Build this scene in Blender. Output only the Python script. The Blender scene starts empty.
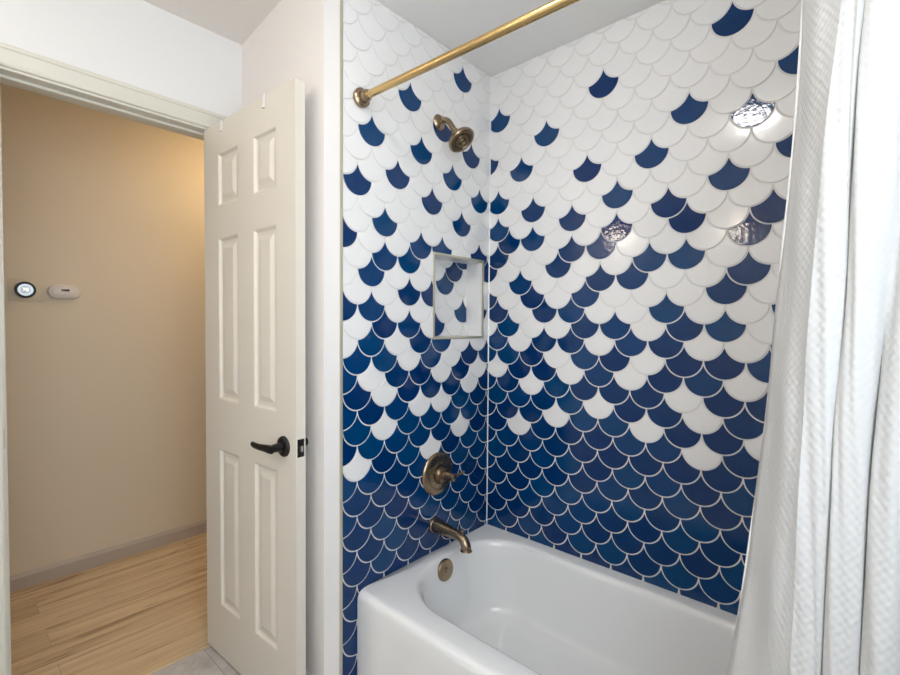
import bpy, bmesh, math, random
from mathutils import Vector, Matrix
random.seed(7)
C = bpy.context.scene.collection
PI = math.pi

# ------------------------------------------------------------------ helpers
def link(o, parent=None):
    C.objects.link(o)
    if parent is not None:
        o.parent = parent
    return o

def obj(name, bm, mats, parent=None, smooth=True, angle=40, recalc=True):
    me = bpy.data.meshes.new(name)
    if recalc:
        bmesh.ops.recalc_face_normals(bm, faces=bm.faces)
    bm.to_mesh(me)
    bm.free()
    if not isinstance(mats, (list, tuple)):
        mats = [mats]
    for m in mats:
        me.materials.append(m)
    if smooth:
        for p in me.polygons:
            p.use_smooth = True
        try:
            me.set_sharp_from_angle(angle=math.radians(angle))
        except Exception:
            pass
    return link(bpy.data.objects.new(name, me), parent)

def empty(name, loc, rz=0.0):
    o = bpy.data.objects.new(name, None)
    o.location = loc
    o.rotation_euler = (0, 0, rz)
    o.empty_display_size = 0.05
    return link(o)

def tag(o, label, cat, group=None, kind=None):
    o['label'] = label
    o['category'] = cat
    if group: o['group'] = group
    if kind: o['kind'] = kind
    return o

def box(bm, x0, x1, y0, y1, z0, z1, bev=0.0, seg=2):
    b = bmesh.new()
    r = bmesh.ops.create_cube(b, size=1.0)
    for v in b.verts:
        v.co = Vector((x0 + (v.co.x + .5) * (x1 - x0), y0 + (v.co.y + .5) * (y1 - y0), z0 + (v.co.z + .5) * (z1 - z0)))
    if bev > 0:
        bmesh.ops.bevel(b, geom=b.edges[:], offset=bev, segments=seg, affect='EDGES', profile=0.5)
    merge(bm, b)

def merge(bm, b, mat=None):
    vm = {}
    for v in b.verts:
        vm[v] = bm.verts.new(mat @ v.co if mat else v.co)
    for f in b.faces:
        try:
            nf = bm.faces.new([vm[v] for v in f.verts])
            nf.material_index = f.material_index
        except ValueError:
            pass
    b.free()

def frame(d):
    d = Vector(d).normalized()
    a = Vector((0, 0, 1)) if abs(d.z) < .9 else Vector((0, 1, 0))
    u = d.cross(a).normalized()
    return d, u, d.cross(u).normalized()

def lathe(bm, origin, axis, prof, seg=32, cap=True, sx=1.0, sy=1.0):
    """prof: list of (distance along axis, radius)"""
    o = Vector(origin)
    d, u, w = frame(axis)
    rings = []
    for (t, r) in prof:
        rings.append([bm.verts.new(o + d * t + u * (math.cos(2 * PI * i / seg) * r * sx) + w * (math.sin(2 * PI * i / seg) * r * sy)) for i in range(seg)])
    for a, b in zip(rings, rings[1:]):
        for i in range(seg):
            j = (i + 1) % seg
            bm.faces.new((a[i], a[j], b[j], b[i]))
    if cap:
        bm.faces.new(rings[0][::-1])
        bm.faces.new(rings[-1])

def spline(pts, n=6):
    P = [Vector(p) for p in pts]
    P = [P[0] * 2 - P[1]] + P + [P[-1] * 2 - P[-2]]
    out = []
    for i in range(1, len(P) - 2):
        for k in range(n):
            t = k / n
            a, b, c, d = P[i - 1], P[i], P[i + 1], P[i + 2]
            out.append(0.5 * ((2 * b) + (c - a) * t + (2 * a - 5 * b + 4 * c - d) * t * t + (3 * b - a - 3 * c + d) * t ** 3))
    out.append(P[-2])
    return out

def tube(bm, pts, radii, seg=20, n=6, flat=1.0):
    path = spline(pts, n)
    rr = [Vector((r, 0, 0)) for r in radii]
    rr = [v.x for v in spline(rr, n)]
    d0, u, w = frame(path[1] - path[0])
    rings = []
    for i, p in enumerate(path):
        a = path[max(i - 1, 0)]
        b = path[min(i + 1, len(path) - 1)]
        d = (b - a).normalized()
        u = (u - d * u.dot(d)).normalized()
        w = d.cross(u)
        rings.append([bm.verts.new(p + u * (math.cos(2 * PI * k / seg) * rr[i] * flat) + w * (math.sin(2 * PI * k / seg) * rr[i])) for k in range(seg)])
    for a, b in zip(rings, rings[1:]):
        for i in range(seg):
            j = (i + 1) % seg
            bm.faces.new((a[i], a[j], b[j], b[i]))
    bm.faces.new(rings[0][::-1])
    bm.faces.new(rings[-1])

def prism(bm, poly, z0, z1):
    a = [bm.verts.new((x, y, z0)) for x, y in poly]
    b = [bm.verts.new((x, y, z1)) for x, y in poly]
    n = len(poly)
    for i in range(n):
        j = (i + 1) % n
        bm.faces.new((a[i], a[j], b[j], b[i]))
    bm.faces.new(a[::-1])
    bm.faces.new(b)

# ------------------------------------------------------------------ materials
def srgb(r, g, b):
    f = lambda c: (c / 255) / 12.92 if c <= 10 else ((c / 255 + .055) / 1.055) ** 2.4
    return (f(r), f(g), f(b), 1)

def mat(name, col, rough=.5, metal=0.0, coat=0.0, noise=None, bump=None, spec=.5, coatr=.05):
    m = bpy.data.materials.new(name)
    m.use_nodes = True
    nt = m.node_tree
    b = nt.nodes['Principled BSDF']
    b.inputs['Base Color'].default_value = col
    b.inputs['Roughness'].default_value = rough
    b.inputs['Metallic'].default_value = metal
    b.inputs['Specular IOR Level'].default_value = spec
    b.inputs['Coat Weight'].default_value = coat
    b.inputs['Coat Roughness'].default_value = coatr
    tc = nt.nodes.new('ShaderNodeTexCoord')
    if noise:
        sc, amt = noise
        n = nt.nodes.new('ShaderNodeTexNoise')
        n.inputs['Scale'].default_value = sc
        n.inputs['Detail'].default_value = 4
        nt.links.new(tc.outputs['Object'], n.inputs['Vector'])
        mx = nt.nodes.new('ShaderNodeMix')
        mx.data_type = 'RGBA'
        nt.links.new(n.outputs['Fac'], mx.inputs['Factor'])
        mx.inputs['A'].default_value = tuple(c * (1 - amt) for c in col[:3]) + (1,)
        mx.inputs['B'].default_value = tuple(min(1, c * (1 + amt)) for c in col[:3]) + (1,)
        nt.links.new(mx.outputs['Result'], b.inputs['Base Color'])
    if bump:
        sc, st, dist = bump
        n = nt.nodes.new('ShaderNodeTexNoise')
        n.inputs['Scale'].default_value = sc
        n.inputs['Detail'].default_value = 2
        nt.links.new(tc.outputs['Object'], n.inputs['Vector'])
        bp = nt.nodes.new('ShaderNodeBump')
        bp.inputs['Strength'].default_value = st
        bp.inputs['Distance'].default_value = dist
        nt.links.new(n.outputs['Fac'], bp.inputs['Height'])
        nt.links.new(bp.outputs['Normal'], b.inputs['Normal'])
        if coat:
            nt.links.new(bp.outputs['Normal'], b.inputs['Coat Normal'])
    return m

def emit(name, col, strength):
    m = bpy.data.materials.new(name)
    m.use_nodes = True
    b = m.node_tree.nodes['Principled BSDF']
    b.inputs['Base Color'].default_value = (.8, .8, .8, 1)
    b.inputs['Emission Color'].default_value = col
    b.inputs['Emission Strength'].default_value = strength
    return m

def wood_material():
    m = bpy.data.materials.new('wood_planks')
    m.use_nodes = True
    nt = m.node_tree
    N, L = nt.nodes, nt.links
    b = N['Principled BSDF']
    tc = N.new('ShaderNodeTexCoord')
    mp = N.new('ShaderNodeMapping')
    mp.inputs['Rotation'].default_value = (0, 0, PI / 2)
    mp.inputs['Location'].default_value = (0.35, 0.06, 0)
    L.new(tc.outputs['Object'], mp.inputs['Vector'])
    br = N.new('ShaderNodeTexBrick')
    br.offset = .37
    br.inputs['Scale'].default_value = 1
    br.inputs['Brick Width'].default_value = 1.05
    br.inputs['Row Height'].default_value = .150
    br.inputs['Mortar Size'].default_value = .0012
    br.inputs['Mortar Smooth'].default_value = .3
    br.inputs['Bias'].default_value = 0
    br.inputs['Color1'].default_value = (0, 0, 0, 1)
    br.inputs['Color2'].default_value = (1, 1, 1, 1)
    br.inputs['Mortar'].default_value = (.5, .5, .5, 1)
    L.new(mp.outputs['Vector'], br.inputs['Vector'])
    # grain, shifted per plank
    sep = N.new('ShaderNodeSeparateXYZ')
    L.new(mp.outputs['Vector'], sep.inputs[0])
    add = N.new('ShaderNodeMath'); add.operation = 'MULTIPLY'; add.inputs[1].default_value = 7.3
    L.new(br.outputs['Color'], add.inputs[0])
    cmb = N.new('ShaderNodeCombineXYZ')
    mx_ = N.new('ShaderNodeMath'); mx_.operation = 'MULTIPLY'; mx_.inputs[1].default_value = 1.6
    my_ = N.new('ShaderNodeMath'); my_.operation = 'MULTIPLY'; my_.inputs[1].default_value = 22
    L.new(sep.outputs['X'], mx_.inputs[0]); L.new(sep.outputs['Y'], my_.inputs[0])
    L.new(mx_.outputs[0], cmb.inputs['X']); L.new(my_.outputs[0], cmb.inputs['Y']); L.new(add.outputs[0], cmb.inputs['Z'])
    n1 = N.new('ShaderNodeTexNoise')
    n1.inputs['Scale'].default_value = 1.0; n1.inputs['Detail'].default_value = 6; n1.inputs['Roughness'].default_value = .62; n1.inputs['Distortion'].default_value = .6
    L.new(cmb.outputs[0], n1.inputs['Vector'])
    ramp = N.new('ShaderNodeValToRGB')
    e = ramp.color_ramp.elements
    e[0].position = .30; e[0].color = srgb(168, 139, 106)
    e[1].position = .68; e[1].color = srgb(234, 212, 178)
    k = e.new(.44); k.color = srgb(215, 188, 153)
    k = e.new(.55); k.color = srgb(225, 201, 166)
    L.new(n1.outputs['Fac'], ramp.inputs[0])
    tint = N.new('ShaderNodeMix'); tint.data_type = 'RGBA'; tint.blend_type = 'MULTIPLY'
    tint.inputs['Factor'].default_value = 1
    rt = N.new('ShaderNodeValToRGB')
    rt.color_ramp.elements[0].color = (.80, .77, .74, 1)
    rt.color_ramp.elements[1].color = (1.0, 1.0, .98, 1)
    L.new(br.outputs['Color'], rt.inputs[0])
    L.new(ramp.outputs['Color'], tint.inputs['A']); L.new(rt.outputs['Color'], tint.inputs['B'])
    # dark mineral streaks
    cm2 = N.new('ShaderNodeCombineXYZ')
    m2x = N.new('ShaderNodeMath'); m2x.operation = 'MULTIPLY'; m2x.inputs[1].default_value = 3.0
    m2y = N.new('ShaderNodeMath'); m2y.operation = 'MULTIPLY'; m2y.inputs[1].default_value = 38
    L.new(sep.outputs['X'], m2x.inputs[0]); L.new(sep.outputs['Y'], m2y.inputs[0])
    L.new(m2x.outputs[0], cm2.inputs['X']); L.new(m2y.outputs[0], cm2.inputs['Y']); L.new(add.outputs[0], cm2.inputs['Z'])
    n2 = N.new('ShaderNodeTexNoise'); n2.inputs['Scale'].default_value = .8; n2.inputs['Detail'].default_value = 3; n2.inputs['Distortion'].default_value = 1.0
    L.new(cm2.outputs[0], n2.inputs['Vector'])
    r2 = N.new('ShaderNodeValToRGB')
    r2.color_ramp.elements[0].position = .62; r2.color_ramp.elements[0].color = (0, 0, 0, 1)
    r2.color_ramp.elements[1].position = .74; r2.color_ramp.elements[1].color = (.75, .75, .75, 1)
    L.new(n2.outputs['Fac'], r2.inputs[0])
    dk = N.new('ShaderNodeMix'); dk.data_type = 'RGBA'
    L.new(r2.outputs['Color'], dk.inputs['Factor'])
    L.new(tint.outputs['Result'], dk.inputs['A'])
    dk.inputs['B'].default_value = srgb(140, 106, 74)
    sm = N.new('ShaderNodeMix'); sm.data_type = 'RGBA'
    L.new(br.outputs['Fac'], sm.inputs['Factor'])
    L.new(dk.outputs['Result'], sm.inputs['A'])
    sm.inputs['B'].default_value = srgb(184, 154, 120)
    L.new(sm.outputs['Result'], b.inputs['Base Color'])
    b.inputs['Roughness'].default_value = .42
    return m

def stone_material():
    m = bpy.data.materials.new('grey_floor_tile')
    m.use_nodes = True
    nt = m.node_tree
    N, L = nt.nodes, nt.links
    b = N['Principled BSDF']
    tc = N.new('ShaderNodeTexCoord')
    n = N.new('ShaderNodeTexNoise'); n.inputs['Scale'].default_value = 5; n.inputs['Detail'].default_value = 8; n.inputs['Distortion'].default_value = 1.4
    L.new(tc.outputs['Object'], n.inputs['Vector'])
    r = N.new('ShaderNodeValToRGB')
    e = r.color_ramp.elements
    e[0].position = .3; e[0].color = srgb(168, 162, 156)
    e[1].position = .72; e[1].color = srgb(206, 201, 196)
    L.new(n.outputs['Fac'], r.inputs[0])
    w = N.new('ShaderNodeTexNoise'); w.inputs['Scale'].default_value = 2.6; w.inputs['Detail'].default_value = 6; w.inputs['Distortion'].default_value = 2.5
    L.new(tc.outputs['Object'], w.inputs['Vector'])
    r2 = N.new('ShaderNodeValToRGB')
    e = r2.color_ramp.elements
    e[0].position = .47; e[0].color = (0, 0, 0, 1)
    e[1].position = .53; e[1].color = (0, 0, 0, 1)
    k = e.new(.5); k.color = (.25, .25, .25, 1)
    L.new(w.outputs['Fac'], r2.inputs[0])
    mx = N.new('ShaderNodeMix'); mx.data_type = 'RGBA'
    L.new(r2.outputs['Color'], mx.inputs['Factor']); L.new(r.outputs['Color'], mx.inputs['A'])
    mx.inputs['B'].default_value = srgb(140, 128, 122)
    br = N.new('ShaderNodeTexBrick'); br.offset = .5
    br.inputs['Scale'].default_value = 1; br.inputs['Brick Width'].default_value = .61; br.inputs['Row Height'].default_value = .305
    br.inputs['Mortar Size'].default_value = .0016
    mp = N.new('ShaderNodeMapping'); mp.inputs['Location'].default_value = (.03, .05, 0)
    L.new(tc.outputs['Object'], mp.inputs[0]); L.new(mp.outputs[0], br.inputs['Vector'])
    m3 = N.new('ShaderNodeMix'); m3.data_type = 'RGBA'
    L.new(br.outputs['Fac'], m3.inputs['Factor']); L.new(mx.outputs['Result'], m3.inputs['A'])
    m3.inputs['B'].default_value = srgb(150, 146, 142)
    L.new(m3.outputs['Result'], b.inputs['Base Color'])
    b.inputs['Roughness'].default_value = .35
    return m

def curtain_material():
    m = bpy.data.materials.new('waffle_weave_cotton')
    m.use_nodes = True
    nt = m.node_tree
    N, L = nt.nodes, nt.links
    b = N['Principled BSDF']
    b.inputs['Base Color'].default_value = (.825, .825, .815, 1)
    b.inputs['Roughness'].default_value = .85
    b.inputs['Specular IOR Level'].default_value = .15
    uv = N.new('ShaderNodeUVMap'); uv.uv_map = 'UVMap'
    sep = N.new('ShaderNodeSeparateXYZ')
    L.new(uv.outputs[0], sep.inputs[0])
    # little dashes: rows every 7 mm, offset every other row
    def math_(op, a=None, bval=None, l1=None, l2=None):
        n = N.new('ShaderNodeMath'); n.operation = op
        if l1 is not None: L.new(l1, n.inputs[0])
        elif a is not None: n.inputs[0].default_value = a
        if l2 is not None: L.new(l2, n.inputs[1])
        elif bval is not None: n.inputs[1].default_value = bval
        return n.outputs[0]
    su = math_('SINE', l1=math_('MULTIPLY', bval=2 * PI / .0125, l1=sep.outputs['X']))
    sv = math_('SINE', l1=math_('MULTIPLY', bval=2 * PI / .0145, l1=sep.outputs['Y']))
    h = math_('MULTIPLY', l1=su, l2=sv)
    n = N.new('ShaderNodeTexNoise'); n.inputs['Scale'].default_value = 90
    L.new(uv.outputs[0], n.inputs['Vector'])
    h2 = math_('ADD', l1=h, l2=math_('MULTIPLY', bval=.8, l1=n.outputs['Fac']))
    bp = N.new('ShaderNodeBump'); bp.inputs['Strength'].default_value = .46; bp.inputs['Distance'].default_value = .0011
    L.new(h2, bp.inputs['Height'])
    L.new(bp.outputs['Normal'], b.inputs['Normal'])
    # thin cloth lets some light through
    tr = N.new('ShaderNodeBsdfTranslucent'); tr.inputs['Color'].default_value = (.82, .82, .81, 1)
    mx = N.new('ShaderNodeMixShader'); mx.inputs[0].default_value = .38
    out = N['Material Output']
    L.new(b.outputs[0], mx.inputs[1]); L.new(tr.outputs[0], mx.inputs[2]); L.new(mx.outputs[0], out.inputs['Surface'])
    return m

M = {}
M['wall'] = mat('white_wall_paint', srgb(230, 229, 227), .6, bump=(180, .05, .002))
M['wall_side'] = mat('warm_white_wall_paint', srgb(238, 233, 229), .6, bump=(180, .05, .002))
M['hall'] = mat('beige_hall_paint', srgb(222, 208, 186), .6, bump=(180, .05, .002))
M['ceil_alcove'] = mat('alcove_ceiling_paint', srgb(237, 235, 231), .75, bump=(140, .08, .003))
M['ceil'] = mat('ceiling_paint', srgb(232, 226, 220), .75, bump=(140, .08, .003))
M['trim'] = mat('cream_trim_gloss', srgb(214, 210, 198), .35)
M['door'] = mat('cream_door_paint', srgb(219, 212, 199), .42, bump=(60, .03, .002))
M['base_hall'] = mat('taupe_baseboard_paint', srgb(186, 174, 162), .45)
M['base'] = mat('white_baseboard_paint', srgb(222, 222, 222), .45)
M['white_tile'] = mat('white_glazed_tile', srgb(236, 234, 232), .12, bump=(22, .10, .004))
M['white_plain'] = mat('white_niche_tile', srgb(234, 232, 229), .18)
BLUES = [srgb(0, 56, 106), srgb(0, 49, 98), srgb(0, 61, 108), srgb(0, 45, 96)]
M['blue'] = [mat('blue_glazed_tile', c, .06, noise=(30, .15), bump=(80, .14, .003), spec=.42) for c in BLUES]
M['grout'] = mat('pale_grout', srgb(224, 221, 217), .8)
M['metal_edge'] = mat('champagne_edge_trim', srgb(205, 200, 178), .38, metal=.55)
M['tub'] = mat('white_tub_enamel', srgb(235, 235, 234), .13, coat=.4)
M['brass'] = mat('brushed_gold_brass', srgb(206, 176, 122), .27, metal=1, noise=(14, .06))
M['bronze'] = mat('brushed_champagne_bronze', srgb(158, 138, 114), .27, metal=1, noise=(30, .08))
M['bronze_dark'] = mat('aged_bronze_shade', srgb(122, 106, 86), .30, metal=1)  # darker bronze tone for the valve hub and nozzle face
M['black'] = mat('matte_black_metal', srgb(22, 20, 20), .38, metal=.3)
M['chrome'] = mat('satin_nickel', srgb(190, 188, 184), .3, metal=1)
M['clip'] = mat('white_clip', srgb(235, 233, 230), .35)
M['plastic'] = mat('white_plastic', srgb(224, 216, 210), .4)
M['plate'] = mat('beige_plate_paint', srgb(216, 204, 182), .55)
M['dark'] = mat('dark_display', srgb(52, 44, 40), .2)
M['rubber'] = mat('dark_gasket', srgb(30, 27, 25), .7)
M['wood'] = wood_material()
M['stone'] = stone_material()
M['curtain'] = curtain_material()
M['hem'] = mat('curtain_hem', (.84, .84, .83, 1), .85, spec=.15)
M['lit_blue'] = emit('thermostat_glow', srgb(170, 208, 232), .62)
M['lit_white'] = emit('thermostat_digits', srgb(240, 246, 250), 1.2)
M['screen'] = emit('thermostat_screen', srgb(70, 104, 132), .35)
M['lamp_ceiling'] = emit('ceiling_lamp_diffuser', (1.0, .97, .94, 1), 34)
M['lamp_vanity'] = emit('vanity_globe_glass', (1.0, .87, .72, 1), 36)
M['lamp_window'] = emit('frosted_daylit_glass', (.80, .90, 1.0, 1), 4.6)  # cool glow of the added fill window
M['lamp_hall'] = emit('hall_lamp_diffuser', (1.0, .74, .42, 1), 23.5)

# ------------------------------------------------------------------ dimensions (metres)
H = .0585                      # half a tile
ZC, ZA = 2.405, 2.368          # room ceiling, alcove ceiling
DX = -.66                      # bathroom face of the doorway wall
HX = -1.73                     # far wall of the hall
TW = 1.524                     # length of the alcove
RY = -2.45                     # wall behind the camera

# ------------------------------------------------------------------ floors, ceilings, plain walls
def slab(name, x0, x1, y0, y1, z0, z1, m, label, cat, kind='structure'):
    bm = bmesh.new()
    box(bm, x0, x1, y0, y1, z0, z1)
    return tag(obj(name, bm, m, smooth=False), label, cat, kind=kind)

slab('floor', DX + .002, TW + .1, RY - .1, .1, -.06, 0, M['stone'], 'grey veined floor tile of the bathroom', 'floor')
slab('floor_hall', HX - .1, DX - .010, RY - .1, 1.2, -.06, 0, M['wood'], 'light brown wood plank floor of the hall', 'floor')
slab('ceiling', DX - .12, TW + .1, RY - .1, -.70, ZC, ZC + .1, M['ceil'], 'off-white bathroom ceiling over the open door', 'ceiling')
slab('ceiling_alcove', -.02, TW + .1, -.80, .1, ZA, ZC + .2, M['ceil_alcove'], 'grey-white ceiling above the tiled tub alcove', 'ceiling')
slab('ceiling_hall', HX - .1, DX - .12, RY - .1, 1.2, ZC, ZC + .1, M['ceil'], 'ceiling of the hall beyond the doorway', 'ceiling')
slab('wall_hall', HX - .1, HX, RY - .1, 1.2, 0, ZC, M['hall'], 'beige hall wall seen through the doorway', 'wall')
slab('wall_hall_end', HX, DX - .12, 1.1, 1.2, 0, ZC, M['hall'], 'beige wall closing the far end of the hall', 'wall')
slab('wall_hall_near', HX, DX - .12, RY - .1, RY, 0, ZC, M['hall'], 'beige wall closing the near end of the hall', 'wall')
slab('wall_rear', DX, TW + .1, RY - .1, RY, 0, ZC, M['wall'], 'white painted wall behind the viewer', 'wall')
bm = bmesh.new()
WY0, WY1, WZ0, WZ1 = -2.25, -1.05, .95, 2.10           # opening for the unseen glowing window added as fill light
box(bm, TW, TW + .1, WY1, .1, 0, ZC)
box(bm, TW, TW + .1, RY, WY0, 0, ZC)
box(bm, TW, TW + .1, WY0, WY1, 0, WZ0)
box(bm, TW, TW + .1, WY0, WY1, WZ1, ZC)
tag(obj('wall_right', bm, M['wall'], smooth=False), 'white painted wall at the shower curtain end', 'wall', kind='structure')
bm = bmesh.new()
for (y0, y1, z0, z1) in ((WY0, WY0 + .04, WZ0, WZ1), (WY1 - .04, WY1, WZ0, WZ1), (WY0, WY1, WZ0, WZ0 + .04), (WY0, WY1, WZ1 - .04, WZ1), (WY0, WY1, 1.50, 1.54)):
    box(bm, TW + .02, TW + .07, y0, y1, z0, z1, .003)
wi = tag(obj('window_1', bm, M['trim'], smooth=False), 'white framed frosted window in the wall beside the viewer', 'window', kind='structure')
bm = bmesh.new()
box(bm, TW + .040, TW + .048, WY0 + .02, WY1 - .02, WZ0 + .02, WZ1 - .02)
obj('pane', bm, M['lamp_window'], wi, smooth=False)  # emissive pane added to throw soft cool fill from the right

# doorway wall with its opening
OY0, OY1, OZ = -1.531, -.884, 2.036
bm = bmesh.new()
box(bm, DX - .12, DX, RY, OY0, 0, ZC)
box(bm, DX - .12, DX, OY1, 1.2, 0, ZC)
box(bm, DX - .12, DX, OY0, OY1, OZ, ZC)
tag(obj('wall_doorway', bm, M['wall'], smooth=False), 'white painted wall around and above the doorway', 'wall', kind='structure')

# side wall behind the open door, ending in a narrow face beside the tile
bm = bmesh.new()
prism(bm, [(DX, -.800), (0, -.842), (0, -.785), (-.10, -.74), (DX, -.70)], 0, ZC)
tag(obj('wall_side', bm, M['wall_side'], smooth=False), 'white wall behind the open door with a narrow end beside the tile', 'wall', kind='structure')

# baseboards
def base_profile(bm, p0, p1, n, h, t):
    p0 = Vector(p0); p1 = Vector(p1); n = Vector(n).normalized()
    prof = [(0, 0), (t, 0), (t, h * .78), (t * .75, h * .86), (t * .6, h * .9), (t * .35, h * .97), (t * .3, h), (0, h)]
    a = [bm.verts.new(p0 + n * x + Vector((0, 0, z))) for x, z in prof]
    b = [bm.verts.new(p1 + n * x + Vector((0, 0, z))) for x, z in prof]
    k = len(prof)
    for i in range(k):
        j = (i + 1) % k
        bm.faces.new((a[i], a[j], b[j], b[i]))
    bm.faces.new(a[::-1]); bm.faces.new(b)

bm = bmesh.new(); base_profile(bm, (HX, RY, 0), (HX, 1.1, 0), (1, 0, 0), .075, .012)
tag(obj('baseboard_hall', bm, M['base_hall'], smooth=False), 'taupe baseboard along the beige hall wall', 'baseboard', kind='structure')
bm = bmesh.new(); base_profile(bm, (DX + .02, -.8012, 0), (0, -.842, 0), (-.0636, -1, 0), .115, .012)
tag(obj('baseboard_side', bm, M['base'], smooth=False), 'white baseboard on the wall behind the open door', 'baseboard', kind='structure')

# wood edge strip in the doorway, where the hall planks meet the tile
bm = bmesh.new()
box(bm, DX - .012, DX + .010, OY0 + .014, OY1 - .014, 0, .006, .002)
th = tag(obj('trim_threshold', bm, M['wood'], smooth=False), 'thin wood strip where the hall planks meet the grey tile', 'threshold', kind='structure')

# ------------------------------------------------------------------ door frame
def casing_profile():
    # (across the width from the opening outwards, proud of the wall)
    return [(0, 0), (0, .008), (.004, .0105), (.010, .0105), (.013, .0085), (.017, .009), (.040, .0125), (.046, .0135), (.050, .017), (.060, .017), (.063, .013), (.063, 0)]

def casing(bm, x, sign):
    prof = casing_profile()
    k = len(prof)
    def ring(fn):
        return [bm.verts.new(fn(w, t)) for w, t in prof]
    y0, y1, zt = OY0 + .010, OY1 - .010, OZ - .006
    rings = [ring(lambda w, t: Vector((x + sign * t, y0 - w, 0))),
             ring(lambda w, t: Vector((x + sign * t, y0 - w, zt + w))),
             ring(lambda w, t: Vector((x + sign * t, y1 + w, zt + w))),
             ring(lambda w, t: Vector((x + sign * t, y1 + w, 0)))]
    for a, b in zip(rings, rings[1:]):
        for i in range(k):
            j = (i + 1) % k
            bm.faces.new((a[i], a[j], b[j], b[i]))
    bm.faces.new(rings[0][::-1]); bm.faces.new(rings[-1])

bm = bmesh.new()
casing(bm, DX, 1)
casing(bm, DX - .12, -1)
door_frame = tag(obj('trim_doorway', bm, M['trim'], smooth=False), 'cream moulded casing and jamb framing the doorway', 'door frame', kind='structure')
bm = bmesh.new()
box(bm, DX - .12, DX, OY0, OY0 + .014, 0, OZ - .014)
box(bm, DX - .12, DX, OY1 - .014, OY1, 0, OZ - .014)
box(bm, DX - .12, DX, OY0, OY1, OZ - .014, OZ)
obj('jamb', bm, M['trim'], door_frame, smooth=False)
bm = bmesh.new()
box(bm, DX - .075, DX - .040, OY0 + .014, OY0 + .024, 0, OZ - .024, .002)
box(bm, DX - .075, DX - .040, OY1 - .024, OY1 - .014, 0, OZ - .024, .002)
box(bm, DX - .075, DX - .040, OY0 + .014, OY1 - .014, OZ - .024, OZ - .014, .002)
obj('door_stop', bm, M['trim'], door_frame, smooth=False)
bm = bmesh.new()
box(bm, DX - .036, DX - .006, OY0 + .0138, OY0 + .0152, .895, .955, .0005)
sp = obj('strike_plate', bm, M['black'], door_frame)
sp['label'] = 'black metal strike plate on the cream jamb'

# ------------------------------------------------------------------ the six-panel door, standing open
DW, DH, DT = .622, 2.018, .0335
def panel_face(bm, y, sgn):
    xs = [0, .114, .266, .369, .514, DW]
    zs = [.008, .204, .804, .990, 1.594, 1.710, 1.905, DH]
    def V(x, z, d): return bm.verts.new((x, y + sgn * d, z))
    for i in range(5):
        for j in range(7):
            x0, x1, z0, z1 = xs[i], xs[i + 1], zs[j], zs[j + 1]
            if i in (1, 3) and j in (1, 3, 5):
                prev = [V(x0, z0, 0), V(x1, z0, 0), V(x1, z1, 0), V(x0, z1, 0)]
                for (ins, d) in ((.004, .001), (.009, .0068), (.013, .0092), (.021, .0092), (.026, .0085), (.042, .0025), (.045, .002)):
                    cur = [V(x0 + ins, z0 + ins, d), V(x1 - ins, z0 + ins, d), V(x1 - ins, z1 - ins, d), V(x0 + ins, z1 - ins, d)]
                    for k in range(4):
                        l = (k + 1) % 4
                        bm.faces.new((prev[k], prev[l], cur[l], cur[k]))
                    prev = cur
                bm.faces.new(prev)
            else:
                bm.faces.new((V(x0, z0, 0), V(x1, z0, 0), V(x1, z1, 0), V(x0, z1, 0)))

bm = bmesh.new()
panel_face(bm, 0, 1)
panel_face(bm, DT, -1)
for (a, b) in (((0, .008), (DW, .008)), ((DW, .008), (DW, DH)), ((DW, DH), (0, DH)), ((0, DH), (0, .008))):
    bm.faces.new([bm.verts.new(v) for v in ((a[0], 0, a[1]), (b[0], 0, b[1]), (b[0], DT, b[1]), (a[0], DT, a[1]))])
bmesh.ops.remove_doubles(bm, verts=bm.verts[:], dist=.0002)
door = obj('door_1', bm, M['door'], smooth=False)
bv = door.modifiers.new('soft_edges', 'BEVEL'); bv.width = .0016; bv.segments = 2; bv.limit_method = 'ANGLE'; bv.angle_limit = math.radians(60)
door.location = (-.667, -.944, 0)
door.rotation_euler = (0, 0, math.radians(2.95))
tag(door, 'cream six-panel door standing open against the side wall', 'door', kind='structure')

HZ = .888
def lever_handle(y, s):
    """s: -1 near side, +1 far side (local y)"""
    ln = .050 if s < 0 else .064
    bm = bmesh.new()
    lathe(bm, (.556, y, HZ), (0, s, 0), [(0, .033), (.004, .033), (.0075, .031), (.010, .026), (.011, .015), (ln - .004, .012), (ln, .012)], 36)
    r = obj('door_handle', bm, M['black'], door)
    r['label'] = 'black lever handle on a round rose'
    bm = bmesh.new()
    yy = y + s * ln
    tube(bm, [(.570, yy, HZ), (.556, yy, HZ), (.535, yy + s * .003, HZ + .001), (.500, yy + s * .004, HZ - .001), (.466, yy + s * .002, HZ - .001), (.452, yy, HZ)],
         [.012, .0135, .0115, .010, .0095, .0085], 16, 5, .75)
    obj('lever', bm, M['black'], r)
lever_handle(0, -1)
lever_handle(DT, 1)
bm = bmesh.new()
box(bm, DW - .0005, DW + .0012, .005, DT - .005, .862, .918, .0006)
lp = obj('latch_plate', bm, M['black'], door)
lp['label'] = 'black latch plate on the door edge'
bm = bmesh.new()
prism(bm, [(DW, .012), (DW + .009, .012), (DW + .004, DT - .011), (DW, DT - .011)], .880, .897)
lb = obj('latch_bolt', bm, M['chrome'], lp, smooth=False)
lb['label'] = 'satin nickel latch bolt'
bm = bmesh.new()
for zc in (.18, 1.02, 1.84):
    lathe(bm, (-.004, DT + .004, zc - .045), (0, 0, 1), [(0, .0055), (.09, .0055)], 14)
obj('hinge_knuckle', bm, M['black'], door)

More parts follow.
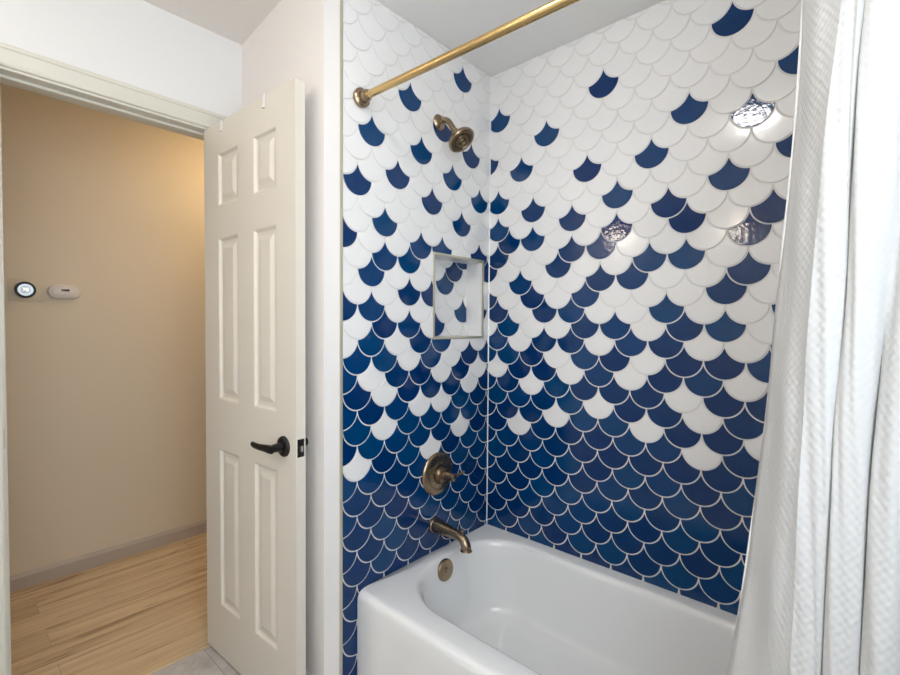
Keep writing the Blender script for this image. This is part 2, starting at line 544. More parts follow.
# two thin clips hooked over the top of the door
def clip(name, x, label):
    o = empty(name, (0, 0, 0))
    o.location = door.location + Vector((math.cos(door.rotation_euler.z) * x, math.sin(door.rotation_euler.z) * x, DH))
    o.rotation_euler = door.rotation_euler
    tag(o, label, 'hook', 'clips over the top of the door')
    bm = bmesh.new()
    box(bm, -.0065, .0065, -.0026, DT + .0026, .0004, .0026, .0005)
    obj('top_strap', bm, M['clip'], o)
    bm = bmesh.new()
    box(bm, -.0065, .0065, -.0030, -.0006, -.039, .0026, .0006)
    box(bm, -.0065, .0065, -.0075, -.0030, -.039, -.036, .0006)
    f = obj('front_tab', bm, M['clip'], o)
    bm = bmesh.new()
    box(bm, -.0065, .0065, DT + .0006, DT + .0030, -.09, .0026, .0006)
    obj('rear_tab', bm, M['clip'], o)
    return o
clip('over_door_hook', .147, 'thin white clip over the door top, the one next to the doorway casing')
clip('over_door_hook.001', .443, 'thin white clip over the door top, above the upper panel by the latch edge')

# ------------------------------------------------------------------ fish-scale tile walls
G = .040
def scale_outline():
    # larger intersection of the round foot with the hollow flank
    s = 1 - 2 * G
    disc = math.sqrt(max(0, 2 * (1 - G) ** 2 - s * s))
    xr = (s + disc) / 2
    yr = s - xr
    pts = []
    a0 = math.atan2(yr, -xr); a1 = math.atan2(yr, xr)
    a0 = a0 if a0 > 0 else a0 + 2 * PI
    n = 20
    for i in range(n + 1):
        a = a0 + (a1 + 2 * PI - a0) * i / n
        pts.append(((1 - G) * math.cos(a), (1 - G) * math.sin(a)))
    yt = 1 - math.sqrt((1 + G) ** 2 - 1)
    b0 = math.atan2(yr - 1, xr - 1); b1 = math.atan2(yt - 1, -1)
    b0 = b0 if b0 > 0 else b0 + 2 * PI
    b1 = b1 if b1 > 0 else b1 + 2 * PI
    m = 9
    right = [(1 + (1 + G) * math.cos(b0 + (b1 - b0) * i / m), 1 + (1 + G) * math.sin(b0 + (b1 - b0) * i / m)) for i in range(m + 1)]
    pts += right[1:]
    pts += [(-x, y) for x, y in right[::-1][1:-1]]
    return pts
SCALE = scale_outline()

def halfplane(poly, a, b, c):
    """keep a*x+b*y<=c"""
    out = []
    for i in range(len(poly)):
        p, q = poly[i], poly[(i + 1) % len(poly)]
        dp, dq = a * p[0] + b * p[1] - c, a * q[0] + b * q[1] - c
        if dp <= 0: out.append(p)
        if (dp < 0 < dq) or (dq < 0 < dp):
            t = dp / (dp - dq)
            out.append((p[0] + (q[0] - p[0]) * t, p[1] + (q[1] - p[1]) * t))
    return out

def clip_rect(poly, r):
    x0, x1, y0, y1 = r
    for (a, b, c) in ((-1, 0, -x0), (1, 0, x1), (0, -1, -y0), (0, 1, y1)):
        if len(poly) < 3: return []
        poly = halfplane(poly, a, b, c)
    res = []
    for p in poly:
        if not res or math.hypot(p[0] - res[-1][0], p[1] - res[-1][1]) > 2e-5:
            res.append(p)
    if len(res) > 2 and math.hypot(res[0][0] - res[-1][0], res[0][1] - res[-1][1]) < 2e-5: res.pop()
    return res

def area(p):
    return .5 * sum(p[i][0] * p[(i + 1) % len(p)][1] - p[(i + 1) % len(p)][0] * p[i][1] for i in range(len(p)))

def inset_poly(p, d):
    n = len(p); out = []
    for i in range(n):
        a, b, c = p[i - 1], p[i], p[(i + 1) % n]
        e1 = Vector((b[0] - a[0], b[1] - a[1])); e2 = Vector((c[0] - b[0], c[1] - b[1]))
        if e1.length < 1e-9 or e2.length < 1e-9: out.append(b); continue
        n1 = Vector((-e1.y, e1.x)).normalized(); n2 = Vector((-e2.y, e2.x)).normalized()
        m = n1 + n2
        if m.length < .3: m = n1
        m.normalize()
        k = d / max(.45, m.dot(n1))
        out.append((b[0] + m.x * k, b[1] + m.y * k))
    return out

def add_tiles(bm, put, blue, off_u, off_v, regions, cs, rs, mi_white, mi_blue):
    """put(u, v, h) -> 3D point; regions: rectangles (u0,u1,v0,v1) that are tiled"""
    T = .0022
    for r in rs:
        for c in cs:
            if (c + r) % 2: continue
            cu, cv = off_u + c * H, off_v + r * RH
            is_blue = (r < -10) or (c in blue.get(r, ()))
            k = random.choice(mi_blue) if is_blue else mi_white
            ta, tb = random.gauss(0, .006), random.gauss(0, .006)
            ta = max(-.010, min(.010, ta)); tb = max(-.010, min(.010, tb))
            base = [(cu + x * H, cv + y * RH) for x, y in SCALE]
            for reg in regions:
                poly = clip_rect(base, reg)
                if len(poly) < 3 or area(poly) < 2.0e-5: continue
                ins = inset_poly(poly, .0009)
                hh = lambda p, h: h + ta * (p[0] - cu) + tb * (p[1] - cv)
                r0 = [bm.verts.new(put(p[0], p[1], -.0015)) for p in poly]
                r1 = [bm.verts.new(put(p[0], p[1], hh(p, T - .0006))) for p in poly]
                r2 = [bm.verts.new(put(p[0], p[1], hh(p, T))) for p in ins]
                n = len(poly)
                for i in range(n):
                    j = (i + 1) % n
                    for lo, hi in ((r0, r1), (r1, r2)):
                        f = bm.faces.new((lo[i], lo[j], hi[j], hi[i])); f.material_index = k
                f = bm.faces.new(r2); f.material_index = k

BLUE_END = {-11: (-3,-1,1,3,5,7,9,11,13), -10: (-2,0,2,4,6,8,10,12), -9: (-3,-1,1,3,5,7,9,11,13), -8: (-2,0,2,4,8,10), -7: (-3,-1,1,5,7,9,11,13), -6: (-2,0,2,4,6,8,12), -5: (-3,-1,1,3,9,11,13), -4: (-2,0,4,6,8,12), -3: (-3,-1,3,7,9,13), -2: (-2,0,2,6,10,12), -1: (5,7,11), 0: (8,10), 1: (1,11,13), 2: (6,8), 3: (11,), 4: (0,8,10), 5: (1,5,7,13), 6: (10,), 7: (3,), 8: (6,12), 9: (1,9), 10: (4,), 11: (7,11), 12: (2,), 13: (5,), 14: (8,), 15: (), 16: (), 17: (3,), 18: (), 19: (), 20: ()}
BLUE_BACK = {-11: (-3,-1,1,3,5,7,9,11,13,15,17,19,21,23), -10: (-2,0,2,4,6,8,10,12,14,16,18,20,22,24), -9: (-3,-1,1,3,5,7,9,11,13,15,17,19,21,23), -8: (-2,0,2,4,6,8,10,12,14,16,18,20,22,24), -7: (-3,-1,3,5,7,9,11,15,17,19,21,23), -6: (-2,0,2,6,8,12,14,18,20,22,24), -5: (-3,-1,1,3,5,9,11,15,17,19,21,23), -4: (-2,0,4,6,8,10,14,16,18,20,22,24), -3: (-3,1,3,7,11,13,17,19,21,23), -2: (-2,0,2,6,8,12,14,16,18,20,22,24), -1: (-1,3,5,9,11,17,19,21,23), 0: (0,6,8,12,14), 1: (-1,3,5,11,17), 2: (-2,2,6,14), 3: (1,7,9,15), 4: (-2,4,10,12), 5: (-1,5,7,15), 6: (0,2,8,12,16), 7: (-1,5,11), 8: (2,8,14), 9: (-1,17), 10: (6,10), 11: (1,15), 12: (-2,12), 13: (3,17), 14: (), 15: (-1,7), 16: (14,), 17: (), 18: (), 19: (), 20: ()}
OE, OB = .2092 * H, 1.7869 * H
OZE, OZB = 1.2852, 1.2858      # height of tile row 0
RH = .05906                      # height of one row
RIM = .382
TE = .773                        # tiled width of the end wall
NY0, NY1, NZ0, NZ1 = -.351, -.043, 1.225, 1.553   # niche opening
ND = .09

# back wall (the long one)
bm = bmesh.new()
box(bm, 0, TW, .0025, .1, 0, ZA)
for f in bm.faces: f.material_index = 0
add_tiles(bm, lambda u, v, h: Vector((u, .0022 - h, v)), BLUE_BACK, OB, OZB, [(.002, TW - .002, .36, ZA - .001)],
          range(-3, 27), range(-18, 22), 1, [2, 3, 4, 5])
tag(obj('wall_back', bm, [M['grout'], M['white_tile']] + M['blue'], smooth=False, recalc=True),
    'long alcove wall of blue and white fish-scale tiles', 'tiled wall', kind='structure')

# end wall with the taps
bm = bmesh.new()
def wall_rect(y0, y1, z0, z1):
    box(bm, -.10, -.0025, y0, y1, z0, z1)
wall_rect(-.785, NY0, 0, ZA)
wall_rect(NY1, .1, 0, ZA)
wall_rect(NY0, NY1, 0, NZ0)
wall_rect(NY0, NY1, NZ1, ZA)
add_tiles(bm, lambda u, v, h: Vector((h - .0022, -u, v)), BLUE_END, OE, OZE,
          [(.002, -NY1, .002, ZA - .001), (-NY0, TE, .002, ZA - .001), (-NY1, -NY0, .002, NZ0), (-NY1, -NY0, NZ1, ZA - .001)],
          range(-2, 15), range(-23, 22), 1, [2, 3, 4, 5])
wall_end = tag(obj('wall_plumbing', bm, [M['grout'], M['white_tile']] + M['blue'], smooth=False),
               'short alcove wall of blue and white fish-scale tiles holding the taps', 'tiled wall', kind='structure')
# niche: back with the same tiles, plain white reveals
bm = bmesh.new()
box(bm, -.13, -ND - .0025, NY0 - .01, NY1 + .01, NZ0 - .01, NZ1 + .01)
NBLUE = {4: (2,), 3: (3,), 5: (1,), 1: (1,), 0: (4,)}
add_tiles(bm, lambda u, v, h: Vector((h - ND - .0022, -u, v)), NBLUE, OE, OZE, [(-NY1 + .001, -NY0 - .001, NZ0 + .001, NZ1 - .001)],
          range(-1, 10), range(-4, 10), 1, [2, 3, 4, 5])
nb = obj('niche_back', bm, [M['grout'], M['white_tile']] + M['blue'], wall_end, smooth=False)
bm = bmesh.new()
for (y0, y1, z0, z1) in ((NY0 - .008, NY0 + .004, NZ0 - .008, NZ1 + .008), (NY1 - .004, NY1 + .008, NZ0 - .008, NZ1 + .008),
                         (NY0, NY1, NZ0 - .008, NZ0 + .004), (NY0, NY1, NZ1 - .004, NZ1 + .008)):
    box(bm, -ND - .002, -.0015, y0, y1, z0, z1)
obj('niche_reveal', bm, M['white_plain'], wall_end, smooth=False)['label'] = 'plain white sides of the recessed niche'
bm = bmesh.new()
fr = .006
for (y0, y1, z0, z1) in ((NY0 - fr, NY0 + .004, NZ0 - fr, NZ1 + fr), (NY1 - .004, NY1 + fr, NZ0 - fr, NZ1 + fr),
                         (NY0 + .004, NY1 - .004, NZ0 - fr, NZ0 + .004), (NY0 + .004, NY1 - .004, NZ1 - .004, NZ1 + fr)):
    box(bm, -.004, .0016, y0, y1, z0, z1, .0008)
obj('niche_trim', bm, M['metal_edge'], wall_end)['label'] = 'pale metal edging around the niche'
bm = bmesh.new()
box(bm, -.004, .0016, -.7855, -TE - .0005, 0, ZA, .0008)
obj('edge_trim', bm, M['metal_edge'], wall_end)['label'] = 'pale metal edging at the end of the tiles'
# white sealant in the corner
bm = bmesh.new()
prism(bm, [(0, -.0035), (.0035, -.0001), (-.001, .001)], RIM, ZA)
obj('corner_caulk', bm, M['white_plain'], wall_end)

# ------------------------------------------------------------------ bathtub
def rrect(x0, x1, y0, y1, rad, n=24):
    """rounded rectangle, one radius per corner (x0y0, x1y0, x1y1, x0y1)"""
    pts = []
    if not isinstance(rad, (list, tuple)): rad = [rad] * 4
    for (cx, cy, a, r) in ((x0, y0, PI, rad[0]), (x1, y0, 1.5 * PI, rad[1]), (x1, y1, 0, rad[2]), (x0, y1, .5 * PI, rad[3])):
        ox = cx + (r if cx == x0 else -r); oy = cy + (r if cy == y0 else -r)
        for i in range(n + 1):
            t = a + .5 * PI * i / n
            pts.append((ox + r * math.cos(t), oy + r * math.sin(t)))
    return pts

bm = bmesh.new()
loops = []
def loop(x0, x1, y0, y1, rad, z):
    loops.append([bm.verts.new((x, y, z)) for x, y in rrect(x0, x1, y0, y1, rad)])
X0, X1, Y0, Y1 = .0012, TW - .0012, -.716, -.0012
loop(X0, X1, Y0, Y1, .003, 0)
for (i, z) in ((0, .30), (0, .352), (.0015, .363), (.005, .372), (.011, .378), (.019, .3812), (.028, .382)):
    loop(X0, X1, Y0 + i, Y1, [.003 + i * .6, .003 + i * .6, .003, .003], z)
BX0, BX1, BY0, BY1 = .046, 1.455, -.628, -.048
R4 = [.25, .25, .17, .20]
for (i, z) in ((-.004, .3818), (.002, .3805), (.008, .3765), (.013, .369), (.0165, .358), (.020, .340), (.027, .29), (.038, .22), (.046, .165), (.052, .135), (.059, .119), (.069, .109), (.083, .104), (.11, .101)):
    fx = i * 1.25
    loop(BX0 + i, BX1 - fx * 1.6, BY0 + i, BY1 - i, [max(.04, r - i * .6) for r in R4], z)
for a, b in zip(loops, loops[1:]):
    n = len(a)
    for i in range(n):
        j = (i + 1) % n
        bm.faces.new((a[i], a[j], b[j], b[i]))
bm.faces.new(loops[-1])
bmesh.ops.remove_doubles(bm, verts=bm.verts[:], dist=.00005)
tub = obj('bathtub', bm, M['tub'], angle=60)
tag(tub, 'glossy white alcove bathtub with rounded rim and plain apron', 'bathtub')
bm = bmesh.new()
lathe(bm, (.0655, -.352, .334), (1, 0, .10), [(0, .041), (.006, .041), (.011, .038), (.013, .030), (.013, .010), (.0145, .008)], 36)
op = obj('overflow_plate', bm, M['bronze'], tub)
op['label'] = 'round bronze overflow plate'
bm = bmesh.new()
lathe(bm, (.26, -.35, .1005), (0, 0, 1), [(0, .036), (.003, .036), (.005, .030), (.003, .024), (.008, .020), (.012, .008)], 32)
obj('drain', bm, M['bronze'], tub)['label'] = 'round bronze drain'

# ------------------------------------------------------------------ taps and shower
sp = empty('tub_spout', (0, -.343, .487))
tag(sp, 'bronze tub spout curving down from the tiles over the bathtub', 'tub spout')
bm = bmesh.new()
lathe(bm, (-.001, 0, 0), (1, 0, -.02), [(0, .030), (.004, .031), (.010, .030), (.014, .026)], 32)
obj('flange', bm, M['bronze'], sp)
bm = bmesh.new()
tube(bm, [(.004, 0, .002), (.03, 0, 0), (.075, 0, -.002), (.120, 0, -.004), (.150, 0, -.012), (.163, 0, -.030), (.166, 0, -.044), (.166, 0, -.049)],
     [.028, .0265, .0215, .0175, .0175, .0185, .0195, .0225], 24, 6)
obj('spout_body', bm, M['bronze'], sp)
bm = bmesh.new()
lathe(bm, (.146, 0, .004), (0, 0, 1), [(0, .004), (.012, .004), (.013, .0075), (.018, .008), (.021, .005)], 18)
obj('diverter_knob', bm, M['bronze'], sp)

vl = empty('shower_valve', (0, -.328, .688))
tag(vl, 'bronze shower valve with a round wall plate and lever', 'shower valve')
bm = bmesh.new()
lathe(bm, (0, 0, 0), (1, 0, 0), [(0, .084), (.004, .085), (.008, .083), (.012, .074), (.014, .058), (.015, .045), (.018, .041), (.018, .034)], 56)
obj('wall_plate', bm, M['bronze'], vl)
bm = bmesh.new()
lathe(bm, (.016, 0, 0), (1, 0, 0), [(0, .033), (.012, .032), (.018, .027), (.022, .019), (.024, .016)], 36)
obj('hub', bm, M['bronze_dark'], vl)
bm = bmesh.new()
lathe(bm, (.036, 0, .002), (1, 0, .02), [(0, .0165), (.016, .0185), (.030, .017), (.044, .0145), (.050, .0165), (.056, .0145), (.060, .006)], 28)
hd = obj('handle', bm, M['bronze'], vl)
bm = bmesh.new()
tube(bm, [(.078, .004, .002), (.083, .020, .005), (.087, .040, .008), (.090, .058, .012)], [.0085, .0065, .005, .0062], 14, 6)
obj('lever', bm, M['bronze'], hd)

sh = empty('showerhead', (0, -.331, 2.060))
tag(sh, 'bronze shower head on a bent arm above the taps', 'shower head')
bm = bmesh.new()
lathe(bm, (0, 0, 0), (1, 0, 0), [(0, .030), (.004, .0305), (.009, .027), (.014, .018), (.016, .012)], 30)
obj('flange', bm, M['bronze'], sh)
bm = bmesh.new()
tube(bm, [(.008, 0, .0), (.028, 0, .003), (.050, 0, -.008), (.068, .002, -.032), (.080, .004, -.054)], [.0105, .0105, .0105, .0105, .0105], 18, 6)
obj('arm', bm, M['bronze'], sh)
ax = Vector((.60, .08, -.79)).normalized()
bm = bmesh.new()
lathe(bm, Vector((.077, .0035, -.049)), ax, [(0, .012), (.006, .0145), (.016, .0150), (.020, .013), (.028, .020), (.036, .036), (.043, .048), (.050, .0525), (.058, .0535), (.061, .051), (.060, .045)], 40)
hb = obj('head', bm, M['bronze'], sh)
bm = bmesh.new()
fc = Vector((.077, .0035, -.049)) + ax * .0595
lathe(bm, fc, ax, [(0, .046), (.003, .0455), (.004, .039), (.0005, .0365), (.0005, .028), (.005, .0255), (.005, .0155), (.0005, .013), (.006, .009), (.007, .004)], 40)
d, u, w = frame(ax)
for (rr, n) in ((.030, 18), (.019, 12)):
    for i in range(n):
        p = fc + u * (rr * math.cos(2 * PI * i / n)) + w * (rr * math.sin(2 * PI * i / n))
        lathe(bm, p + ax * .0005, ax, [(0, .0028), (.0055, .0018)], 8)
fp = obj('nozzle_face', bm, M['bronze_dark'], hb)
fp['label'] = 'dark ringed nozzle face'

# ------------------------------------------------------------------ curtain rod, rings, curtain
RA, RB = Vector((0, -.706, 2.016)), Vector((TW, -.682, 1.992))
rd = (RB - RA).normalized()
rod = empty('curtain_rod', RA)
tag(rod, 'brushed gold shower curtain rod across the alcove', 'curtain rod')
bm = bmesh.new()
lathe(bm, rd * .008, rd, [(0, .0118), ((RB - RA).length * .62, .0118), ((RB - RA).length * .62 + .002, .0102), ((RB - RA).length - .016, .0102)], 28)
obj('rod', bm, M['brass'], rod)
for (org, dr) in ((Vector((.0012, 0, 0)), Vector((1, 0, 0))), (RB - RA - Vector((.0012, 0, 0)), Vector((-1, 0, 0)))):
    bm = bmesh.new()
    lathe(bm, org, dr, [(0, .030), (.006, .031), (.012, .0305), (.016, .026), (.018, .0195), (.026, .0185), (.030, .0195), (.036, .0185), (.040, .0150), (.046, .0140)], 36)
    obj('flange', bm, M['bronze'], rod)

CUR = {
'e' : [(1.803, 1.1632), (1.699, 1.1598), (1.601, 1.1569), (1.52, 1.1528), (1.422, 1.1458), (1.322, 1.1407), (1.221, 1.1355), (1.119, 1.1296), (1.015, 1.1207), (0.891, 1.1092), (0.773, 1.0987), (0.66, 1.0832)] ,
'b' : [(1.735, 1.216), (1.646, 1.2083), (1.562, 1.2036), (1.491, 1.1985), (1.404, 1.1937), (1.317, 1.1912), (1.228, 1.1863), (1.14, 1.1861), (1.05, 1.1847), (0.946, 1.1836), (0.848, 1.1824), (0.757, 1.181)] ,
'c1' : [(1.718, 1.2306), (1.632, 1.2238), (1.551, 1.2205), (1.482, 1.2168), (1.399, 1.2144), (1.315, 1.2126), (1.231, 1.2083), (1.145, 1.2062), (1.06, 1.2055), (0.96, 1.2034), (0.866, 1.2023), (0.779, 1.201)] ,
'r1' : [(1.725, 1.2396), (1.637, 1.2333), (1.554, 1.231), (1.485, 1.2284), (1.4, 1.2283), (1.316, 1.227), (1.23, 1.2231), (1.144, 1.2191), (1.058, 1.2189), (0.956, 1.2158), (0.862, 1.2147), (0.774, 1.2134)] ,
'l' : [(1.744, 1.2434), (1.652, 1.2368), (1.566, 1.2345), (1.493, 1.2318), (1.405, 1.2316), (1.317, 1.2304), (1.229, 1.2263), (1.139, 1.2221), (1.049, 1.2219), (0.943, 1.2187), (0.845, 1.2175), (0.753, 1.2162)] ,
'c2' : [(1.701, 1.2626), (1.62, 1.2537), (1.541, 1.2516), (1.475, 1.2488), (1.395, 1.2458), (1.314, 1.2443), (1.233, 1.2408), (1.151, 1.2373), (1.069, 1.2372), (0.972, 1.2351), (0.882, 1.234), (0.798, 1.2324)] ,
'r2' : [(1.702, 1.2902), (1.621, 1.277), (1.542, 1.2749), (1.476, 1.2716), (1.396, 1.2646), (1.315, 1.2625), (1.232, 1.2593), (1.15, 1.2562), (1.067, 1.2561), (0.97, 1.2553), (0.879, 1.2543), (0.794, 1.2521)] ,
'v2' : [(1.716, 1.3041), (1.632, 1.2945), (1.55, 1.2915), (1.482, 1.2877), (1.4, 1.2811), (1.316, 1.2764), (1.231, 1.2701), (1.145, 1.2643), (1.058, 1.261), (0.957, 1.2591), (0.862, 1.2581), (0.773, 1.2559)] ,
's3' : [(1.689, 1.3128), (1.608, 1.3076), (1.533, 1.3039), (1.469, 1.2999), (1.392, 1.2943), (1.314, 1.2877), (1.234, 1.279), (1.153, 1.2711), (1.07, 1.2651), (0.974, 1.2623), (0.884, 1.2614), (0.8, 1.2593)] ,
'c3' : [(1.666, 1.3292), (1.59, 1.3243), (1.518, 1.321), (1.458, 1.3173), (1.386, 1.3122), (1.312, 1.3061), (1.236, 1.2981), (1.16, 1.2909), (1.082, 1.2854), (0.991, 1.2828), (0.907, 1.282), (0.828, 1.28)] ,
}
OFF = dict(e=0, b=-.085, c1=-.0895, r1=-.087, l=-.078, c2=-.097, r2=-.090, v2=-.076, s3=-.092, c3=-.104)
KEYS = ['e', 'b', 'c1', 'r1', 'l', 'c2', 'r2', 'v2', 's3', 'c3']
CZ0, CZ1 = .075, 1.965
def curY(z): return -.69 - .045 * (2 - z) / 1.9
def curX(k, z):
    L = sorted(CUR[k])
    if z <= L[0][0]:
        (z0, x0), (z1, x1) = L[0], L[3]
        s = (x1 - x0) / (z1 - z0) * .45
        return x0 + s * max(-.45, z - z0)
    if z >= L[-1][0]:
        (z0, x0), (z1, x1) = L[-4], L[-1]
        return x1 + (x1 - x0) / (z1 - z0) * (z - z1) * .6
    for (z0, x0), (z1, x1) in zip(L, L[1:]):
        if z0 <= z <= z1:
            t = (z - z0) / (z1 - z0)
            return x0 + (x1 - x0) * t
def smoothX(k, z):
    ws = [(-.06, 1), (-.03, 2), (0, 3), (.03, 2), (.06, 1)]
    return sum(curX(k, z + d) * w for d, w in ws) / 9

rows_z = [CZ0 + (CZ1 - CZ0) * i / 90 for i in range(91)]
bm = bmesh.new()
uvl = bm.loops.layers.uv.new('UVMap')
grid = []
NSEG = 9
for z in rows_z:
    y0 = curY(z)
    top = max(0, (z - 1.80) / .165)          # folds flatten a little where the rings gather them
    pl = []
    for k in KEYS:
        pl.append((smoothX(k, z), y0 + OFF[k] * (1 - .35 * top)))
    lx, ly = pl[4]
    pl.insert(5, (lx + .0026, ly - .013))           # the second fold starts in front of the narrow valley
    xl = pl[-1][0]
    extra = [(.020, -.085), (.028, -.045), (.050, -.10), (.072, -.09), (.085, -.045), (.108, -.095), (.130, -.05), (.150, -.10), (.172, -.05)]
    for dx, dy in extra:
        pl.append((min(xl + dx, TW - .02), y0 + dy * (1 - .35 * top)))
    path = [None] * NSEG + spline([(x, y, 0) for x, y in pl[1:]], NSEG)   # crisp crease after the flat edge panel
    # flat hem panel: keep the first stretch straight
    a, b = Vector((pl[0][0], pl[0][1], 0)), Vector((pl[1][0], pl[1][1], 0))
    for i in range(NSEG):
        t = i / NSEG
        s = a.lerp(b, t)
        s.y += -.006 * math.sin(PI * t) - .003 * math.sin(3 * PI * t + z * 2.2)
        path[i] = s
    u = 0; row = []
    for i, p in enumerate(path):
        if i: u += (p - path[i - 1]).length
        wob = .0016 * math.sin(z * 9 + i * .33) + .0012 * math.sin(z * 23 + i * .7)
        row.append((bm.verts.new((p.x + wob * .4, p.y + wob, z)), u))
    grid.append(row)
for a, b, za, zb in zip(grid, grid[1:], rows_z, rows_z[1:]):
    for i in range(len(a) - 1):
        f = bm.faces.new((a[i][0], a[i + 1][0], b[i + 1][0], b[i][0]))
        for lp_, (uu, vv) in zip(f.loops, ((a[i][1], za), (a[i + 1][1], za), (b[i + 1][1], zb), (b[i][1], zb))):
            lp_[uvl].uv = (uu, vv)
ncol = len(grid[0])
cur = obj('shower_curtain', bm, M['curtain'], angle=180)
for ed in cur.data.edges:
    if ed.vertices[0] % ncol == NSEG and ed.vertices[1] % ncol == NSEG:
        ed.use_edge_sharp = True
so = cur.modifiers.new('cloth_thickness', 'SOLIDIFY'); so.thickness = .0018; so.offset = 0
tag(cur, 'white waffle-weave shower curtain gathered in folds at the alcove opening', 'shower curtain')
# rolled side hem
bm = bmesh.new()
pts = [(smoothX('e', z) + .0006, curY(z), z) for z in rows_z[::4]]
tube(bm, pts, [.0022] * len(pts), 8, 3)
obj('side_hem', bm, M['hem'], cur)['label'] = 'narrow rolled hem of the curtain'
for k, x in enumerate((1.175, 1.23, 1.285, 1.335, 1.385, 1.435, 1.475)):
    t = (x - RA.x) / (RB.x - RA.x)
    c = RA.lerp(RB, t)
    bm = bmesh.new()
    pts = []
    for i in range(25):
        a = 2 * PI * i / 24
        pts.append((c.x + .004 * math.sin(a), c.y - .004 + .021 * math.sin(a), c.z - .012 + .029 * math.cos(a)))
    tube(bm, pts, [.0018] * 25, 8, 2)
    obj('ring', bm, M['bronze'], cur)

# ------------------------------------------------------------------ hall wall devices
t = empty('thermostat', (HX - .001, -1.360, 1.428))
tag(t, 'round black thermostat with a glowing dial on the hall wall', 'thermostat')
bm = bmesh.new()
box(bm, 0, .004, -.058, .070, -.055, .055, .002)
obj('wall_plate', bm, M['plate'], t)['label'] = 'wall-coloured square backing plate'
bm = bmesh.new()
lathe(bm, (.004, 0, 0), (1, 0, 0), [(0, .034), (.010, .037), (.020, .0385), (.024, .037), (.025, .034), (.0235, .030)], 48)
obj('housing', bm, M['black'], t)
bm = bmesh.new()
lathe(bm, (.0265, 0, 0), (1, 0, 0), [(0, .0285), (.0024, .0285)], 40)
sc = obj('screen', bm, M['screen'], t)
bm = bmesh.new()
N_ = 40
ro = [bm.verts.new((.0292, .0265 * math.cos(2 * PI * i / N_), .0265 * math.sin(2 * PI * i / N_))) for i in range(N_)]
ri = [bm.verts.new((.0292, .0185 * math.cos(2 * PI * i / N_), .0185 * math.sin(2 * PI * i / N_))) for i in range(N_)]
for i in range(N_):
    j = (i + 1) % N_
    bm.faces.new((ro[i], ro[j], ri[j], ri[i]))
obj('dial_ring', bm, M['lit_blue'], sc)
fc_ = bpy.data.curves.new('digits', 'FONT')
fc_.body = '70'
fc_.size = .023
fc_.align_x = 'CENTER'; fc_.align_y = 'CENTER'
fc_.extrude = .0002
fc_.materials.append(M['lit_white'])
tmp = bpy.data.objects.new('digits_outline', fc_)
dme = bpy.data.meshes.new_from_object(tmp)
bpy.data.objects.remove(tmp)
dg = bpy.data.objects.new('digits', dme)
dg.location = (.0293, 0, 0)
dg.rotation_euler = (PI / 2, 0, PI / 2)
link(dg, sc)

k = empty('wall_sensor', (HX, -1.216, 1.427))
tag(k, 'white pill-shaped wall sensor with a small dark display', 'sensor')
bm = bmesh.new()
def pill(bm, w, h, x0, x1, bev):
    pts = rrect(-w, w, -h, h, h * .98, 10)
    rings = []
    for (x, s) in ((x0, 0), (x1 - bev, 0), (x1 - bev * .3, bev * .5), (x1, bev)):
        q = rrect(-w + s, w - s, -h + s, h - s, (h - s) * .98, 10)
        rings.append([bm.verts.new((x, a, b)) for a, b in q])
    for a, b in zip(rings, rings[1:]):
        for i in range(len(a)):
            j = (i + 1) % len(a)
            bm.faces.new((a[i], a[j], b[j], b[i]))
    bm.faces.new(rings[0][::-1]); bm.faces.new(rings[-1])
pill(bm, .064, .035, 0, .028, .008)
obj('housing', bm, M['plastic'], k)
bm = bmesh.new(); pill(bm, .050, .023, .026, .0305, .003)
obj('front_cover', bm, M['plastic'], k)
bm = bmesh.new(); box(bm, .030, .0312, -.014, .018, .002, .012, .0004)
obj('display', bm, M['dark'], k)['label'] = 'small dark display window'
bm = bmesh.new()
box(bm, .030, .0309, -.008, .010, -.010, -.006, .0003)
obj('button', bm, M['plastic'], k)
for yy in (-.036, .038):
    bm = bmesh.new()
    lathe(bm, (.030, yy, -.004), (1, 0, 0), [(0, .004), (.0012, .0036)], 16)
    obj('button', bm, M['plastic'], k)

# ------------------------------------------------------------------ lamps of the rooms
cl = empty('ceiling_light', (0.76, -1.3, ZC))
tag(cl, 'round flush ceiling light in the middle of the bathroom', 'ceiling light')
bm = bmesh.new()
lathe(bm, (0, 0, 0), (0, 0, -1), [(0, .125), (.020, .125), (.024, .120), (.024, .112)], 48)
obj('base', bm, M['clip'], cl)
bm = bmesh.new()
lathe(bm, (0, 0, -.0245), (0, 0, -1), [(0, .108), (.014, .104), (.026, .085), (.032, .05), (.033, .02)], 48)
obj('diffuser', bm, M['lamp_ceiling'], cl)

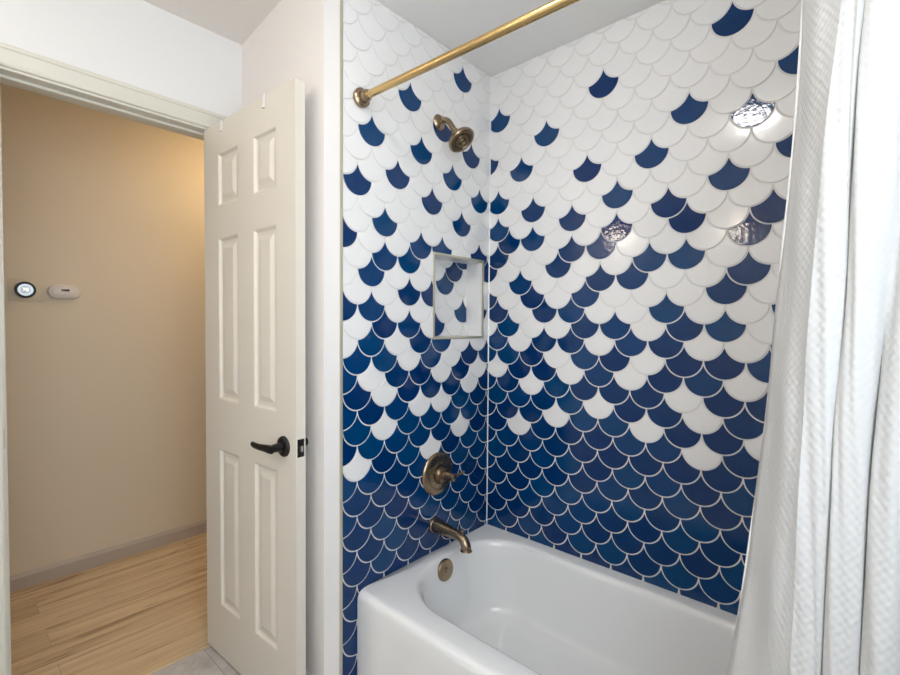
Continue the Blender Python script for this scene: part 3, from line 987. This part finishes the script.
vb = empty('vanity_light', (.06, RY - .002, 2.11))
tag(vb, 'bronze vanity light bar with two glowing globes', 'wall light')
bm = bmesh.new(); box(bm, -.62, .62, 0, .022, -.045, .045, .004)
obj('back_plate', bm, M['bronze'], vb)
for x in (-.46, .46):
    bm = bmesh.new()
    tube(bm, [(x, .015, 0), (x, .06, 0), (x, .085, -.005), (x, .09, -.02)], [.010, .010, .010, .024], 16, 5)
    obj('arm', bm, M['bronze'], vb)
    bm = bmesh.new()
    bmesh.ops.create_uvsphere(bm, u_segments=24, v_segments=14, radius=.050)
    for v in bm.verts: v.co += Vector((x, .09, -.08))
    obj('globe', bm, M['lamp_vanity'], vb)

hl = empty('ceiling_light.001', (-1.22, -0.35, ZC + .002))
tag(hl, 'round warm ceiling light of the hall', 'ceiling light')
bm = bmesh.new()
lathe(bm, (0, 0, 0), (0, 0, -1), [(0, .14), (.020, .14), (.022, .13)], 40)
obj('base', bm, M['clip'], hl)
bm = bmesh.new()
lathe(bm, (0, 0, -.0225), (0, 0, -1), [(0, .128), (.03, .118), (.055, .085), (.065, .03)], 40)
obj('diffuser', bm, M['lamp_hall'], hl)

# ------------------------------------------------------------------ world, camera, view
w = bpy.data.worlds.new('world')
bpy.context.scene.world = w
w.use_nodes = True
w.node_tree.nodes['Background'].inputs['Color'].default_value = (.5, .5, .5, 1)
w.node_tree.nodes['Background'].inputs['Strength'].default_value = .3

cam = bpy.data.cameras.new('camera')
cam.sensor_width = 36
cam.sensor_fit = 'HORIZONTAL'
cam.lens = 463.48 / 900 * 36
cam.clip_start = .01
co = bpy.data.objects.new('camera', cam)
C.objects.link(co)
yaw, pit, rol = math.radians(41.925), math.radians(-1.5586), math.radians(.4047)
fw = Vector((-math.sin(yaw) * math.cos(pit), math.cos(yaw) * math.cos(pit), math.sin(pit)))
r = Vector((math.cos(yaw), math.sin(yaw), 0))
u = r.cross(fw)
r2 = r * math.cos(rol) + u * math.sin(rol)
u2 = -r * math.sin(rol) + u * math.cos(rol)
mw = Matrix(((r2.x, u2.x, -fw.x, 1.2527), (r2.y, u2.y, -fw.y, -1.6516), (r2.z, u2.z, -fw.z, 1.2764), (0, 0, 0, 1)))
co.matrix_world = mw
bpy.context.scene.camera = co
vs = bpy.context.scene.view_settings
vs.view_transform = 'Standard'
vs.look = 'None'
vs.gamma = 1
vs.use_curve_mapping = False
vs.exposure = 0.42
